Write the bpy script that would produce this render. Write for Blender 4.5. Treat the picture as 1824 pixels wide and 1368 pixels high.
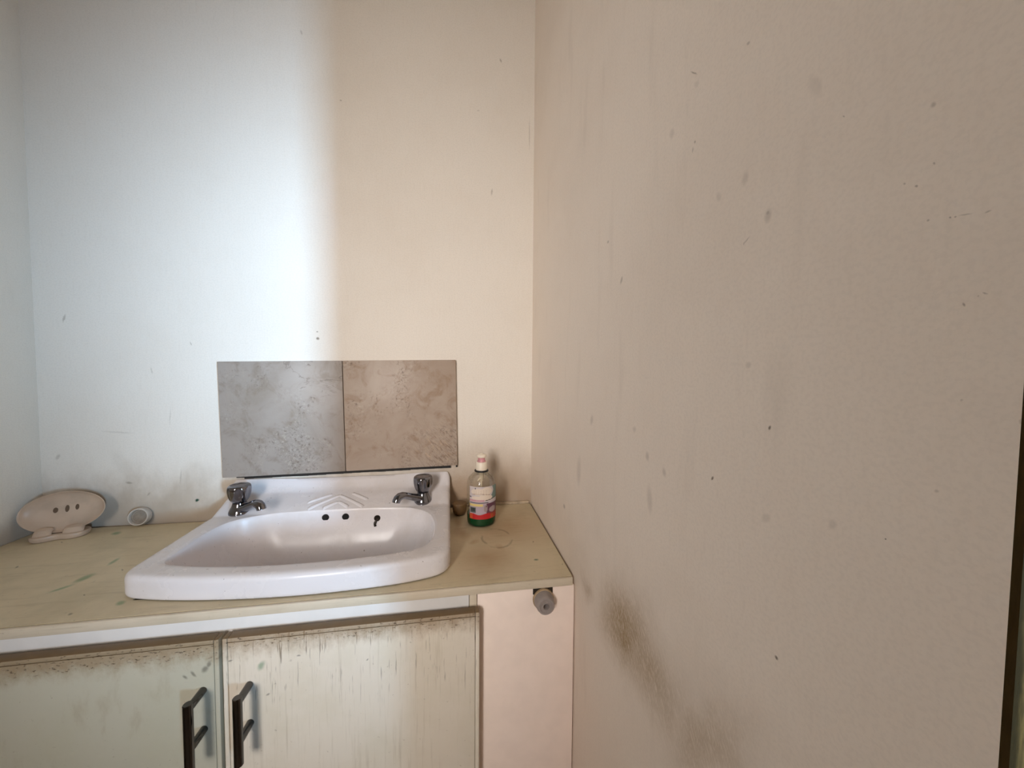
import bpy, bmesh, math, random
from mathutils import Vector, Matrix

for _o in list(bpy.data.objects):
    bpy.data.objects.remove(_o)
COL = bpy.context.scene.collection
SC = bpy.context.scene
PI = math.pi
random.seed(4)

# ------------------------------------------------------------------ camera
# Metres. Back wall y = 0, right wall x = 0, top of the worktop z = 0.
cd = bpy.data.cameras.new('camera')
cd.sensor_fit = 'HORIZONTAL'
cd.sensor_width = 36.0
cd.lens = 646.61 / 1824 * 36.0
cd.clip_start = 0.01
cam = bpy.data.objects.new('camera', cd)
COL.objects.link(cam)
cam.matrix_world = Matrix(((0.986222, 0.000447, -0.165426, -0.2358),
                           (-0.16529, 0.043277, -0.985295, -1.0486),
                           (0.006719, 0.999063, 0.042755, 0.3998),
                           (0, 0, 0, 1)))
SC.camera = cam

# ------------------------------------------------------------------ light
W_ = -1.2177
PX0, PX1 = -0.675, 0.15
vs = SC.view_settings
vs.view_transform = 'Standard'
vs.look = 'None'
vs.gamma = 1.0
vs.use_curve_mapping = False
vs.exposure = 0.0
SC.cycles.max_bounces = 14
SC.cycles.diffuse_bounces = 10
SC.cycles.transparent_max_bounces = 16
SC.cycles.sample_clamp_indirect = 8.0

world = bpy.data.worlds.new('daylight')
SC.world = world
world.use_nodes = True
bg = world.node_tree.nodes['Background']
bg.inputs[0].default_value = (0.75, 0.87, 1.0, 1)
bg.inputs[1].default_value = 0.3


def area(name, loc, target, sx, sy, power, color, spread):
    l = bpy.data.lights.new(name, 'AREA')
    l.shape = 'RECTANGLE'
    l.size, l.size_y = sx, sy
    l.energy = power
    l.color = color
    l.spread = math.radians(spread)
    o = bpy.data.objects.new(name, l)
    COL.objects.link(o)
    o.location = loc
    o.rotation_euler = (Vector(target) - Vector(loc)).to_track_quat('-Z', 'Y').to_euler()
    return o


# cool daylight through the narrow window in the far wall behind the camera, past the end of the right wall
area('window_daylight', (1.385, -3.17, 0.66), (-0.60, 0, 0.56), 0.22, 1.0, 3.75, (0.40, 0.645, 0.91), 22)
# warm light through the high window in the left wall, behind the camera
area('high_window_light', (W_ + 0.03, -2.62, 0.86), (0.0, 0.0, 0.34), 1.0, 1.0, 14.3, (1.0, 0.935, 0.885), 62)

# ------------------------------------------------------------------ helpers


def lin(c):
    return tuple((v / 255 / 12.92) if v / 255 <= 0.04045 else ((v / 255 + 0.055) / 1.055) ** 2.4 for v in c) + (1.0,)


class G:
    """A procedural material being wired up."""

    def __init__(s, name, rough=0.6, metallic=0.0, spec=0.5, coat=0.0):
        s.mat = bpy.data.materials.new(name)
        s.mat.use_nodes = True
        s.nt = s.mat.node_tree
        s.b = s.nt.nodes['Principled BSDF']
        s.b.inputs['Roughness'].default_value = rough
        s.b.inputs['Metallic'].default_value = metallic
        s.b.inputs['Specular IOR Level'].default_value = spec
        s.b.inputs['Coat Weight'].default_value = coat
        s._pos = None

    def put(s, sock, v):
        if isinstance(v, bpy.types.NodeSocket):
            s.nt.links.new(v, sock)
        else:
            sock.default_value = v

    def n(s, typ, ins=None, **props):
        nd = s.nt.nodes.new(typ)
        for k, v in props.items():
            setattr(nd, k, v)
        for k, v in (ins or {}).items():
            s.put(nd.inputs[k], v)
        return nd

    def math(s, op, a, b=0.0, clamp=False):
        return s.n('ShaderNodeMath', {0: a, 1: b}, operation=op, use_clamp=clamp).outputs[0]

    def vmath(s, op, a, b):
        return s.n('ShaderNodeVectorMath', {0: a, 1: b}, operation=op).outputs[0]

    def pos(s):
        if s._pos is None:
            s._pos = s.n('ShaderNodeNewGeometry').outputs['Position']
        return s._pos

    def uv(s, axes):
        sp = s.n('ShaderNodeSeparateXYZ', {0: s.pos()})
        return s.n('ShaderNodeCombineXYZ', {0: sp.outputs[axes[0]], 1: sp.outputs[axes[1]]}).outputs[0]

    def axis(s, i):
        return s.n('ShaderNodeSeparateXYZ', {0: s.pos()}).outputs[i]

    def scaled(s, vec, sc):
        return s.vmath('MULTIPLY', vec, sc)

    def noise(s, vec, scale, detail=3.0, rough=0.5, dist=0.0):
        return s.n('ShaderNodeTexNoise', {'Vector': vec, 'Scale': scale, 'Detail': detail, 'Roughness': rough,
                                          'Distortion': dist}).outputs[0]

    def noisec(s, vec, scale, detail=2.0):
        return s.n('ShaderNodeTexNoise', {'Vector': vec, 'Scale': scale, 'Detail': detail}).outputs[1]

    def step(s, v, a, b, lo=0.0, hi=1.0):
        return s.n('ShaderNodeMapRange', {0: v, 1: a, 2: b, 3: lo, 4: hi}, interpolation_type='SMOOTHSTEP').outputs[0]

    def mix(s, fac, a, b, blend='MIX'):
        m = s.n('ShaderNodeMix', {0: fac, 6: a, 7: b}, data_type='RGBA', blend_type=blend)
        return m.outputs[2]

    def spot(s, uv, u, v, ru, rv, ang, inner=0.3, amt=1.0):
        m = s.n('ShaderNodeMapping', {'Vector': uv, 'Location': (u, v, 0), 'Rotation': (0, 0, ang),
                                      'Scale': (ru, rv, 1)}, vector_type='TEXTURE').outputs[0]
        ln = s.n('ShaderNodeVectorMath', {0: m}, operation='LENGTH').outputs['Value']
        return s.step(ln, 1.25, inner, 0.0, amt)

    def spots(s, uv, lst, inner=0.3):
        acc = None
        for t in lst:
            amt = t[5] if len(t) > 5 else 1.0
            m = s.spot(uv, *t[:5], inner, amt)
            acc = m if acc is None else s.math('MAXIMUM', acc, m)
        return acc

    def jitter(s, uv, scale, amt):
        d = s.vmath('SUBTRACT', s.noisec(uv, scale), (0.5, 0.5, 0.5))
        return s.vmath('ADD', uv, s.vmath('MULTIPLY', d, (amt, amt, 0)))

    def bump(s, h, strength=0.2, dist=0.001, prev=None):
        ins = {'Strength': strength, 'Distance': dist, 'Height': h}
        if prev is not None:
            ins['Normal'] = prev
        return s.n('ShaderNodeBump', ins).outputs[0]

    def done(s, color=None, rough=None, normal=None):
        if color is not None:
            s.put(s.b.inputs['Base Color'], color)
        if rough is not None:
            s.put(s.b.inputs['Roughness'], rough)
        if normal is not None:
            s.put(s.b.inputs['Normal'], normal)
        return s.mat


def simple(name, rgb, rough=0.6, metallic=0.0, spec=0.5, var=0.0, scale=40, coat=0.0, bump=0.0):
    g = G(name, rough, metallic, spec, coat)
    c = lin(rgb)
    nrm = None
    if var or bump:
        nz = g.noise(g.pos(), scale, 4)
        d = tuple(v * (1 - var) for v in c[:3]) + (1,)
        col = g.mix(g.step(nz, 0.35, 0.7), c, d)
        if bump:
            nrm = g.bump(nz, bump, 0.001)
        return g.done(col, None, nrm)
    return g.done(c)


# --- meshes
def box(bm, x0, x1, y0, y1, z0, z1, bev=0.0, seg=2):
    vs_ = [bm.verts.new((x, y, z)) for x in (x0, x1) for y in (y0, y1) for z in (z0, z1)]
    fs = [(0, 1, 3, 2), (4, 6, 7, 5), (0, 4, 5, 1), (2, 3, 7, 6), (0, 2, 6, 4), (1, 5, 7, 3)]
    faces = [bm.faces.new([vs_[i] for i in f]) for f in fs]
    bm.normal_update()
    if bev:
        es = set(e for f in faces for e in f.edges)
        bmesh.ops.bevel(bm, geom=list(es), offset=bev, segments=seg, affect='EDGES', profile=0.5)


def loft(bm, rings, cap0=False, cap1=False, closed=True):
    vr = [[bm.verts.new(p) for p in r] for r in rings]
    n = len(vr[0])
    for a, b in zip(vr[:-1], vr[1:]):
        for i in range(n if closed else n - 1):
            j = (i + 1) % n
            bm.faces.new((a[i], a[j], b[j], b[i]))
    if cap0:
        bm.faces.new(list(reversed(vr[0])))
    if cap1:
        bm.faces.new(vr[-1])
    return vr


def lathe(bm, prof, n=40, M=None, rf=None, cap0=True, cap1=True):
    M = M or Matrix()
    rings = []
    for r, z in prof:
        ring = []
        for i in range(n):
            a = 2 * PI * i / n
            rr = r * (rf(a, z) if rf else 1.0)
            ring.append(M @ Vector((rr * math.cos(a), rr * math.sin(a), z)))
        rings.append(ring)
    loft(bm, rings, cap0 and prof[0][0] > 1e-6, cap1 and prof[-1][0] > 1e-6)


def sweep(bm, pts, rads, n=20, up=Vector((0, 0, 1)), cap=True):
    """pts: centres; rads: (half width, half height) per point."""
    rings = []
    for i, p in enumerate(pts):
        a = pts[max(i - 1, 0)]
        b = pts[min(i + 1, len(pts) - 1)]
        t = (b - a).normalized()
        sd = t.cross(up).normalized()
        u = sd.cross(t).normalized()
        rw, rh = rads[i]
        rings.append([p + sd * rw * math.cos(2 * PI * k / n) + u * rh * math.sin(2 * PI * k / n) for k in range(n)])
    loft(bm, rings, cap, cap)


def roundpoly(pts, rad, seg=8):
    """Rounded closed polygon; rad per corner."""
    out = []
    n = len(pts)
    for i in range(n):
        p = Vector(pts[i])
        a = (Vector(pts[i - 1]) - p)
        b = (Vector(pts[(i + 1) % n]) - p)
        r = rad[i] if isinstance(rad, (list, tuple)) else rad
        if r <= 0:
            out.append(p)
            continue
        ra = min(r, a.length * 0.49)
        rb = min(r, b.length * 0.49)
        s, e = p + a.normalized() * ra, p + b.normalized() * rb
        for k in range(seg + 1):
            t = k / seg
            out.append((1 - t) ** 2 * s + 2 * t * (1 - t) * p + t * t * e)
    return out


def empty(name, loc, label=None, cat=None, group=None, kind=None):
    o = bpy.data.objects.new(name, None)
    COL.objects.link(o)
    o.location = loc
    o.empty_display_size = 0.05
    if label:
        o['label'] = label
    if cat:
        o['category'] = cat
    if group:
        o['group'] = group
    if kind:
        o['kind'] = kind
    return o


def root_of(o):
    while o.parent:
        o = o.parent
    return o


def part(name, bm, mat, parent=None, smooth=True, label=None, kind=None, auto=35):
    """One mesh object; vertices given in world metres."""
    bmesh.ops.recalc_face_normals(bm, faces=bm.faces[:])
    if parent is not None:
        off = root_of(parent).location
        for v in bm.verts:
            v.co -= off
    me = bpy.data.meshes.new(name)
    bm.to_mesh(me)
    bm.free()
    me.materials.append(mat)
    o = bpy.data.objects.new(name, me)
    COL.objects.link(o)
    if parent is not None:
        o.parent = parent
    if smooth:
        me.polygons.foreach_set('use_smooth', [True] * len(me.polygons))
        me.set_sharp_from_angle(angle=math.radians(auto))
    if label:
        o['label'] = label
    if kind:
        o['kind'] = kind
    return o


def boxpart(name, b, mat, parent=None, bev=0.0, kind=None, label=None):
    bm = bmesh.new()
    box(bm, *b, bev)
    return part(name, bm, mat, parent, smooth=bev > 0, kind=kind, label=label)


def spotdata(txt):
    return [tuple(float(v) for v in r.split(',')) for r in txt.split(';')]

# ------------------------------------------------------------------ marks found on the surfaces (u, v, ru, rv, angle, strength)
BACK=[(-1.157,0.5134,0.0128,0.0034,-1.8751,0.5),(-0.5878,0.4764,0.0056,0.0052,-2.8957,1.0),(-0.5889,0.4943,0.0028,0.0024,-3.0165,0.8),(-0.615,1.2593,0.0084,0.0028,1.8604,0.4),(-0.0979,1.263,0.0078,0.0033,1.9811,0.6),(-0.522,1.1017,0.0037,0.0027,2.3729,0.5),(-0.1604,1.1194,0.0048,0.003,-2.9425,0.25),(-0.1216,0.9,0.0127,0.0035,-1.6997,0.45),(-1.035,0.1058,0.0099,0.0036,2.9422,0.6),(-1.1826,0.1765,0.0102,0.0049,-2.1578,0.35),(-0.9205,0.1152,0.0234,0.0025,-1.6531,0.3),(-0.9399,0.2719,0.0287,0.0015,-1.6437,0.3),(-0.8882,0.4575,0.0061,0.002,1.9534,0.5),(-0.9771,0.3886,0.0115,0.0025,1.7504,0.3),(-0.014,1.0699,0.0549,0.0023,1.5796,0.35),(-1.0549,0.2343,0.0424,0.0028,3.0519,0.2),(-0.9931,0.075,0.0068,0.0026,-2.1522,0.5),(-0.762,0.3311,0.0089,0.0027,1.6932,0.2)]
BACKG=[(-0.8851,0.0533,0.0059,0.0043,-2.5599,1.0)]
RIGHT=[(-0.8135,0.3566,0.0024,0.0014,2.0446,1.0),(-0.7553,0.3006,0.0029,0.0015,2.2372,1.0),(-0.8265,0.1885,0.0021,0.0019,1.7058,1.0),(-0.8893,0.3074,0.0007,0.0005,2.0131,0.9),(-0.7806,0.6623,0.0025,0.0017,0.7032,0.45),(-0.7129,0.6916,0.0087,0.0009,-2.3407,0.6),(-0.7177,0.6773,0.0055,0.0034,0.7812,0.15),(-0.7175,0.6227,0.0022,0.0017,1.0821,0.6),(-0.7144,0.617,0.0035,0.0015,1.6807,0.4),(-0.6785,0.6548,0.0073,0.0052,1.2092,0.2),(-0.7818,0.5554,0.0072,0.0045,1.6392,0.2),(-0.7523,0.5541,0.0059,0.0039,1.1675,0.18),(-0.8052,0.5163,0.0071,0.0042,1.6412,0.3),(-0.8051,0.5184,0.0024,0.0023,1.4827,0.5),(-0.7857,0.5047,0.0046,0.0009,2.5367,0.4),(-0.7829,0.5029,0.0017,0.0009,1.7902,0.4),(-0.5186,0.5933,0.004,0.0031,0.0653,0.5),(-0.5659,0.5246,0.007,0.0035,2.0825,0.5),(-0.8999,0.5319,0.0018,0.0013,1.2906,0.4),(-0.8572,0.5546,0.0013,0.0005,-2.1494,0.5),(-0.9014,0.5026,0.001,0.0006,-2.0667,0.5),(-0.8947,0.4947,0.001,0.0007,1.0428,0.6),(-0.8896,0.4983,0.0009,0.0006,0.8576,0.4),(-0.9002,0.4755,0.0009,0.0007,-2.6495,0.45),(-0.9084,0.4736,0.0007,0.0005,-2.2911,0.6),(-0.9104,0.4733,0.0007,0.0005,-2.2787,0.5),(-0.9138,0.4727,0.003,0.0005,-2.9806,0.35),(-0.9211,0.471,0.0014,0.0006,3.0528,0.4),(-0.9151,0.4311,0.0014,0.0006,-1.7673,0.6),(-0.9218,0.4349,0.0013,0.0005,-2.4909,0.45),(-0.9197,0.4341,0.0006,0.0004,1.4551,0.35),(-0.7917,0.4039,0.0041,0.0033,2.9862,0.2),(-0.4654,0.3133,0.0125,0.0082,1.9835,0.25),(-0.6109,0.3213,0.0061,0.005,2.7011,0.2),(-0.6437,0.2938,0.0074,0.0053,-1.7164,0.3),(-0.6796,0.2847,0.0067,0.0046,-1.9364,0.28),(-0.651,0.243,0.021,0.0079,-1.6967,0.2),(-0.4064,0.2098,0.0351,0.0149,1.6896,0.2),(-0.3216,0.1091,0.0086,0.0065,3.0837,0.5),(-0.813,0.2874,0.0059,0.0041,2.3303,0.18),(-0.8614,0.3035,0.0045,0.0033,-1.2356,0.18),(-0.9094,0.3408,0.0014,0.001,2.4225,0.3),(-0.9164,0.3866,0.0009,0.0006,1.8376,0.3),(-0.8382,0.5865,0.0115,0.0049,-1.9817,0.12),(-0.9344,0.3792,0.0015,0.0008,1.6676,0.3)]
STAIN=[(-0.5915,0.0392,0.1027,0.0634,2.6315,1.0),(-0.6509,0.0327,0.0973,0.0616,2.7432,0.7),(-0.7521,0.0403,0.103,0.0341,2.2188,0.45),(-0.4546,0.0159,0.0334,0.0249,2.8215,0.5)]
WGREEN=[(-0.9162,-0.198,0.0168,0.0051,1.709),(-0.9169,-0.2583,0.0182,0.0101,-1.755),(-0.9253,-0.2888,0.0163,0.0054,-2.3002),(-0.7859,-0.3518,0.009,0.0064,2.4601),(-1.0249,-0.0534,0.0132,0.009,2.4059),(-0.0604,-0.3239,0.0059,0.0048,-3.1295)]
WDARK=[(-0.8405,-0.3716,0.0044,0.0029,2.2608),(-0.8669,-0.3176,0.0041,0.0012,2.3915),(-0.872,-0.2363,0.0059,0.0014,2.2961),(-1.0849,-0.1931,0.0062,0.0024,2.1372),(-0.0485,-0.2459,0.004,0.0019,1.2896),(-0.0604,-0.3239,0.0047,0.0033,3.0665),(-0.0109,-0.3492,0.0032,0.0011,1.245),(-1.1047,-0.0865,0.0061,0.0015,2.3838)]
WBROWN=[(-0.2072,-0.1783,0.0567,0.0257,1.9721),(-0.183,-0.2252,0.0249,0.0155,-2.3196),(-0.2195,-0.1114,0.0504,0.0172,1.601),(-0.1289,-0.2602,0.0393,0.0205,1.8911)]
WBROWN+=[(-0.10,-0.16,0.14,0.15,0.0),(-0.16,-0.30,0.10,0.09,0.3)]
RING=(-0.1295, -0.2138, 0.0501, 0.0357, 1.6972)
DGREEN=[(-0.5396,-0.0847,0.0094,0.0054,-2.0746)]
DDARK=[(-0.4839,-0.0749,0.0035,0.0016,-3.0036),(-0.5852,-0.0712,0.0043,0.0019,-2.8219),(-0.6156,-0.0728,0.0069,0.0034,-2.0178),(-0.6206,-0.0804,0.007,0.0053,-2.1497),(-0.6372,-0.0855,0.0064,0.0024,2.1826),(-0.6491,-0.0894,0.0057,0.0024,2.2651),(-0.3759,-0.0966,0.0025,0.0015,-2.3408),(-0.5307,-0.1344,0.0037,0.0019,-2.7373)]

# ------------------------------------------------------------------ materials of the shell
def wall_paint(name, axes, base, dirt, lists, streak=True, lowdirt_shade=None, stain=None, fine=1.0, bmp=0.16):
    g = G(name, 0.55, spec=0.35)
    uv = g.uv(axes)
    col = lin(base)
    # roller lay, blotches
    blot = g.noise(uv, 3.2, 4, 0.6)
    col = g.mix(g.step(blot, 0.42, 0.72, 0, 0.16), col, lin(dirt))
    lay = g.noise(g.scaled(uv, (160 * fine, 26 * fine, 1)), 1.0, 3, 0.6)
    col = g.mix(g.step(lay, 0.45, 0.75, 0, 0.07), col, lin(dirt))
    if streak:
        st = g.noise(g.scaled(uv, (26, 4.2, 1)), 1.0, 3, 0.55)
        col = g.mix(g.step(st, 0.56, 0.80, 0, 0.09), col, lin((140, 122, 104)))
    if lowdirt_shade:  # dirt with contact shade painted in, browner towards the bottom
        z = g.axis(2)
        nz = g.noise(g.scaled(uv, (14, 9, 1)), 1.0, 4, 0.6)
        zz = g.math('ADD', z, g.math('MULTIPLY', nz, -lowdirt_shade[0] * 0.9))
        col = g.mix(g.step(zz, lowdirt_shade[0] * 0.45, -lowdirt_shade[0] * 0.4, 0, lowdirt_shade[1]), col, lin((140, 116, 86)))
    stip = g.noise(uv, 330 * fine, 2, 0.6)
    col = g.mix(g.step(stip, 0.42, 0.66, 0, 0.10), col, lin(tuple(v * 0.80 for v in base)))
    h = g.math('ADD', g.math('MULTIPLY', lay, 1.0), g.math('MULTIPLY', g.noise(uv, 420 * fine, 2), 0.5))
    if stain:
        sm = None
        uvj = g.jitter(g.jitter(uv, 16, 0.05), 120, 0.014)
        m = g.math('MULTIPLY', g.spots(uvj, stain, -0.05), 1.0)
        scr = g.noise(g.scaled(g.n('ShaderNodeMapping', {'Vector': uv, 'Rotation': (0, 0, 0.55)}).outputs[0], (420, 60, 1)), 1.0, 3, 0.7)
        scv = g.noise(g.scaled(uv, (900, 140, 1)), 1.0, 2, 0.6)
        sc2 = g.math('MULTIPLY', g.step(scr, 0.62, 0.50, 0.45, 1.0), g.step(scv, 0.66, 0.48, 0.55, 1.0))
        col = g.mix(g.math('MULTIPLY', m, sc2), col, lin((156, 130, 90)))
        h = g.math('ADD', h, g.math('MULTIPLY', m, g.math('MULTIPLY', scr, 0.9)))
    for lst, c, jit in lists:
        uvs = g.jitter(uv, 260, jit)
        col = g.mix(g.spots(uvs, lst), col, lin(c))
    return g.done(col, g.step(blot, 0.3, 0.8, 0.5, 0.66), g.bump(h, bmp, 0.0009))


def small(lst, f=0.85, a=0.85):
    return [(u, v, ru * f, rv * f, ang, min(1, t * a)) for u, v, ru, rv, ang, t in lst]


GRIME_SHADE = [(-0.12, 0.05, 0.19, 0.17, 0.0, 0.40), (-0.205, 0.05, 0.07, 0.06, 0.0, 0.62), (-0.02, 0.02, 0.05, 0.05, 0.0, 0.45)]  # brown grime and corner shade painted together behind the soap bottle
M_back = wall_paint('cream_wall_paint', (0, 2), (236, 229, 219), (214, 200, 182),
                    [(GRIME_SHADE, (156, 124, 90), 0.02), (small(BACK), (124, 110, 92), 0.003), (BACKG, (30, 70, 52), 0.003)], streak=False, lowdirt_shade=(0.20, 0.6), fine=0.8)
M_right = wall_paint('grubby_wall_paint', (1, 2), (244, 232, 219), (214, 198, 182),
                     [(small(RIGHT), (104, 88, 70), 0.0012)], lowdirt_shade=(0.22, 0.14), stain=STAIN)
M_left = wall_paint('left_wall_paint', (1, 2), (233, 228, 218), (206, 198, 184), [], lowdirt_shade=(0.07, 0.5))
M_room = simple('plain_wall_paint', (226, 214, 198), 0.7, var=0.08, scale=4)
M_ceil = simple('ceiling_paint', (232, 226, 216), 0.8, var=0.05, scale=5)


def mk_floor():
    g = G('pale_floor_tile', 0.5)
    v = g.uv((0, 1))
    br = g.n('ShaderNodeTexBrick', {'Vector': v, 'Scale': 3.0, 'Color1': lin((196, 180, 164)), 'Color2': lin((188, 172, 156)),
                                    'Mortar': lin((96, 80, 66)), 'Mortar Size': 0.01}, offset=0.0)
    br.inputs['Brick Width'].default_value = 1.0
    br.inputs['Row Height'].default_value = 1.0
    return g.done(br.outputs[0], 0.3)


M_floor = mk_floor()


def mk_jamb():
    g = G('grimy_jamb_wood', 0.85, spec=0.05)
    v = g.pos()
    nz = g.noise(g.scaled(v, (420, 420, 90)), 1.0, 4, 0.6)
    big = g.noise(g.scaled(v, (60, 60, 22)), 1.0, 4, 0.6)
    col = g.mix(g.step(nz, 0.35, 0.7), lin((128, 100, 56)), lin((96, 74, 42)))
    x = g.math('ADD', g.axis(0), g.math('MULTIPLY', big, -0.010))
    col = g.mix(g.step(x, 0.0020, -0.0035, 0, 0.88), col, lin((48, 37, 18)))
    return g.done(col, 0.7, g.bump(nz, 0.4, 0.001))


M_jamb = mk_jamb()

# ------------------------------------------------------------------ the room
W = -1.2177
H0, H1 = -0.75, 1.75
REAR, FAR, END = -3.2, 2.2, -0.9346


def struct(name, boxes, mat, parent=None):
    bm = bmesh.new()
    for b in boxes:
        box(bm, *b)
    o = part(name, bm, mat, parent, smooth=False)
    o['kind'] = 'structure'
    return o


struct('floor', [(W - 0.1, FAR + 0.1, REAR - 0.1, 0.1, H0 - 0.06, H0)], M_floor)
struct('ceiling', [(W - 0.1, FAR + 0.1, REAR - 0.1, 0.1, H1, H1 + 0.06)], M_ceil)
struct('wall_back', [(W - 0.1, 0.1, 0.0, 0.1, H0, H1)], M_back)
struct('wall_right', [(0.0, 0.1, END, 0.0, H0, H1)], M_right)
struct('wall_return', [(0.1, FAR + 0.1, END, END + 0.1, H0, H1)], M_room)
ly0, ly1, lz0, lz1 = -3.16, -2.08, 0.32, 1.40
struct('wall_left', [(W - 0.1, W, ly1, 0.0, H0, H1), (W - 0.1, W, REAR, ly0, H0, H1), (W - 0.1, W, ly0, ly1, H0, lz0),
                     (W - 0.1, W, ly0, ly1, lz1, H1)], M_left)
# rear wall with a narrow window
wx0, wx1, wz0, wz1 = 1.24, 1.53, 0.05, 1.2
struct('wall_rear', [(W - 0.1, wx0, REAR - 0.1, REAR, H0, H1), (wx1, FAR + 0.1, REAR - 0.1, REAR, H0, H1),
                     (wx0, wx1, REAR - 0.1, REAR, H0, wz0), (wx0, wx1, REAR - 0.1, REAR, wz1, H1)], M_room)
struct('wall_side', [(FAR, FAR + 0.1, REAR, END, H0, H1)], M_room)
struct('added_light_blocker', [(PX0, PX1, -1.92, -1.885, H0, 1.55)], M_room)  # added unseen panel, keeps the high window's light off the near right wall
struct('trim_1', [(0.0, 0.1, END - 0.003, END, H0, H1)], M_jamb)

M_frame = simple('white_joinery_paint', (226, 222, 212), 0.4)
g = G('window_glass', 0.02)
g.b.inputs['Transmission Weight'].default_value = 1.0
M_pane = g.done(lin((240, 246, 250)))
win = empty('window_1', (wx0, REAR - 0.05, wz0), kind='structure')
fb = bmesh.new()
for b in ((wx0, wx0 + 0.03, wz0, wz1), (wx1 - 0.03, wx1, wz0, wz1), (wx0 + 0.03, wx1 - 0.03, wz0, wz0 + 0.03), (wx0 + 0.03, wx1 - 0.03, wz1 - 0.03, wz1)):
    box(fb, b[0], b[1], REAR - 0.085, REAR - 0.045, b[2], b[3])
part('window_frame', fb, M_frame, win, smooth=False)
boxpart('pane', (wx0 + 0.03, wx1 - 0.03, REAR - 0.068, REAR - 0.062, wz0 + 0.03, wz1 - 0.03), M_pane, win)
win2 = empty('window_2', (W - 0.05, ly0, lz0), kind='structure')
fb = bmesh.new()
for b in ((ly0, ly0 + 0.03, lz0, lz1), (ly1 - 0.03, ly1, lz0, lz1), (ly0 + 0.03, ly1 - 0.03, lz0, lz0 + 0.03), (ly0 + 0.03, ly1 - 0.03, lz1 - 0.03, lz1)):
    box(fb, W - 0.085, W - 0.045, b[0], b[1], b[2], b[3])
part('window_frame', fb, M_frame, win2, smooth=False)
boxpart('pane', (W - 0.068, W - 0.062, ly0 + 0.03, ly1 - 0.03, lz0 + 0.03, lz1 - 0.03), M_pane, win2)

# ------------------------------------------------------------------ splashback tiles


def mk_tile(name, a, b, vein, ox):
    g = G(name, 0.42, spec=0.4)
    v = g.vmath('ADD', g.pos(), (ox, 0, ox * 0.7))
    big = g.noise(v, 5.5, 4, 0.6, 0.6)
    mid = g.noise(v, 19, 5, 0.7, 0.9)
    fine = g.noise(v, 150, 4, 0.7, 0.4)
    col = g.mix(g.step(big, 0.34, 0.66), lin(a), lin(b))
    col = g.mix(g.step(mid, 0.48, 0.70, 0, 0.62), col, lin(vein))
    patch = g.step(g.noise(v, 8.5, 4, 0.65, 0.5), 0.47, 0.63)
    pits = g.math('MULTIPLY', g.step(fine, 0.53, 0.66), patch)
    col = g.mix(g.math('MULTIPLY', pits, 0.62), col, lin((92, 76, 64)))
    col = g.mix(g.math('MULTIPLY', g.step(fine, 0.44, 0.36), g.math('MULTIPLY', patch, 0.35)), col, lin((206, 194, 180)))
    vn = g.math('ABSOLUTE', g.math('SUBTRACT', g.noise(v, 3.6, 7, 0.66, 0.9), 0.5))
    crack = g.math('MULTIPLY', g.step(vn, 0.006, 0.001), g.step(g.noise(v, 6, 2), 0.50, 0.62, 0, 0.6))
    col = g.mix(crack, col, lin((100, 88, 80)))
    if ox:
        uv = g.uv((0, 2))
        sc = g.noise(g.scaled(g.n('ShaderNodeMapping', {'Vector': uv, 'Rotation': (0, 0, -0.75)}).outputs[0], (240, 44, 1)), 1.0, 3, 0.7, 0.6)
        m = g.spot(g.jitter(uv, 30, 0.03), -0.262, 0.165, 0.115, 0.10, 0.5, -0.1)
        col = g.mix(g.math('MULTIPLY', m, g.step(sc, 0.55, 0.66, 0, 0.6)), col, lin((208, 184, 156)))
        col = g.mix(g.math('MULTIPLY', m, g.step(sc, 0.46, 0.36, 0, 0.6)), col, lin((112, 84, 60)))
    h = g.math('ADD', g.math('MULTIPLY', fine, 0.5), g.math('MULTIPLY', pits, -0.8))
    return g.done(col, 0.42, g.bump(h, 0.5, 0.0012))


M_tile_a = mk_tile('grey_stone_tile', (164, 154, 146), (150, 139, 129), (132, 118, 105), 0.0)
M_tile_b = mk_tile('brown_stone_tile', (180, 165, 152), (166, 147, 131), (148, 122, 98), 4.3)
M_grout = simple('dirty_grout', (104, 90, 78), 0.9)
M_gap_crumb = simple('gap_crumb_black', (22, 18, 15), 0.6, var=0.3, scale=90)

tx, tz, rot = -0.8183, 0.1123, 0.0178
sb = empty('tile_splashback', (tx + 0.3, -0.001, tz),
           'two square beige stone-look tiles fixed to the wall above the washbasin', 'splashback')


def tilt(bm):
    Rm = Matrix.Translation((tx, 0, tz)) @ Matrix.Rotation(-rot, 4, 'Y')
    bm.transform(Rm)


for k, m in ((0, M_tile_a), (1, M_tile_b)):
    bm = bmesh.new()
    box(bm, 0.3 * k + (0.0009 if k else 0), 0.3 * (k + 1) - (0 if k else 0.0009), -0.012, -0.002, 0, 0.3, 0.0011, 2)
    tilt(bm)
    part('tile', bm, m, sb, label=('greyer left tile with dark veins' if k == 0 else 'browner right tile with a scratched lower corner'))
bm = bmesh.new()
box(bm, 0.003, 0.597, -0.0085, -0.0004, 0.004, 0.297)
tilt(bm)
part('grout', bm, M_grout, sb, smooth=False)
bm = bmesh.new()
for i in range(24):
    x = -0.770 + i * 0.0222
    z = tz + (x - tx) * rot
    rr = random.uniform(0.0, 0.0022)
    box(bm, x, x + 0.0221, -0.0062, -0.0006, z - 0.0070 - rr * 0.5, z - 0.0002)
box(bm, -0.789, -0.7699, -0.0062, -0.0006, tz + 0.0004 - 0.0034, tz + 0.0002)
part('gap_shade', bm, M_gap_crumb, sb, smooth=False, label='black strip painting the shaded gap under the tiles')  # black strip puts the gap's shade into colour
boxpart('adhesive_crumb', (-0.2225, -0.2180, -0.0078, -0.0006, tz + 0.0100 - 0.0060, tz + 0.0108), M_gap_crumb, sb, 0.0009)

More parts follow.
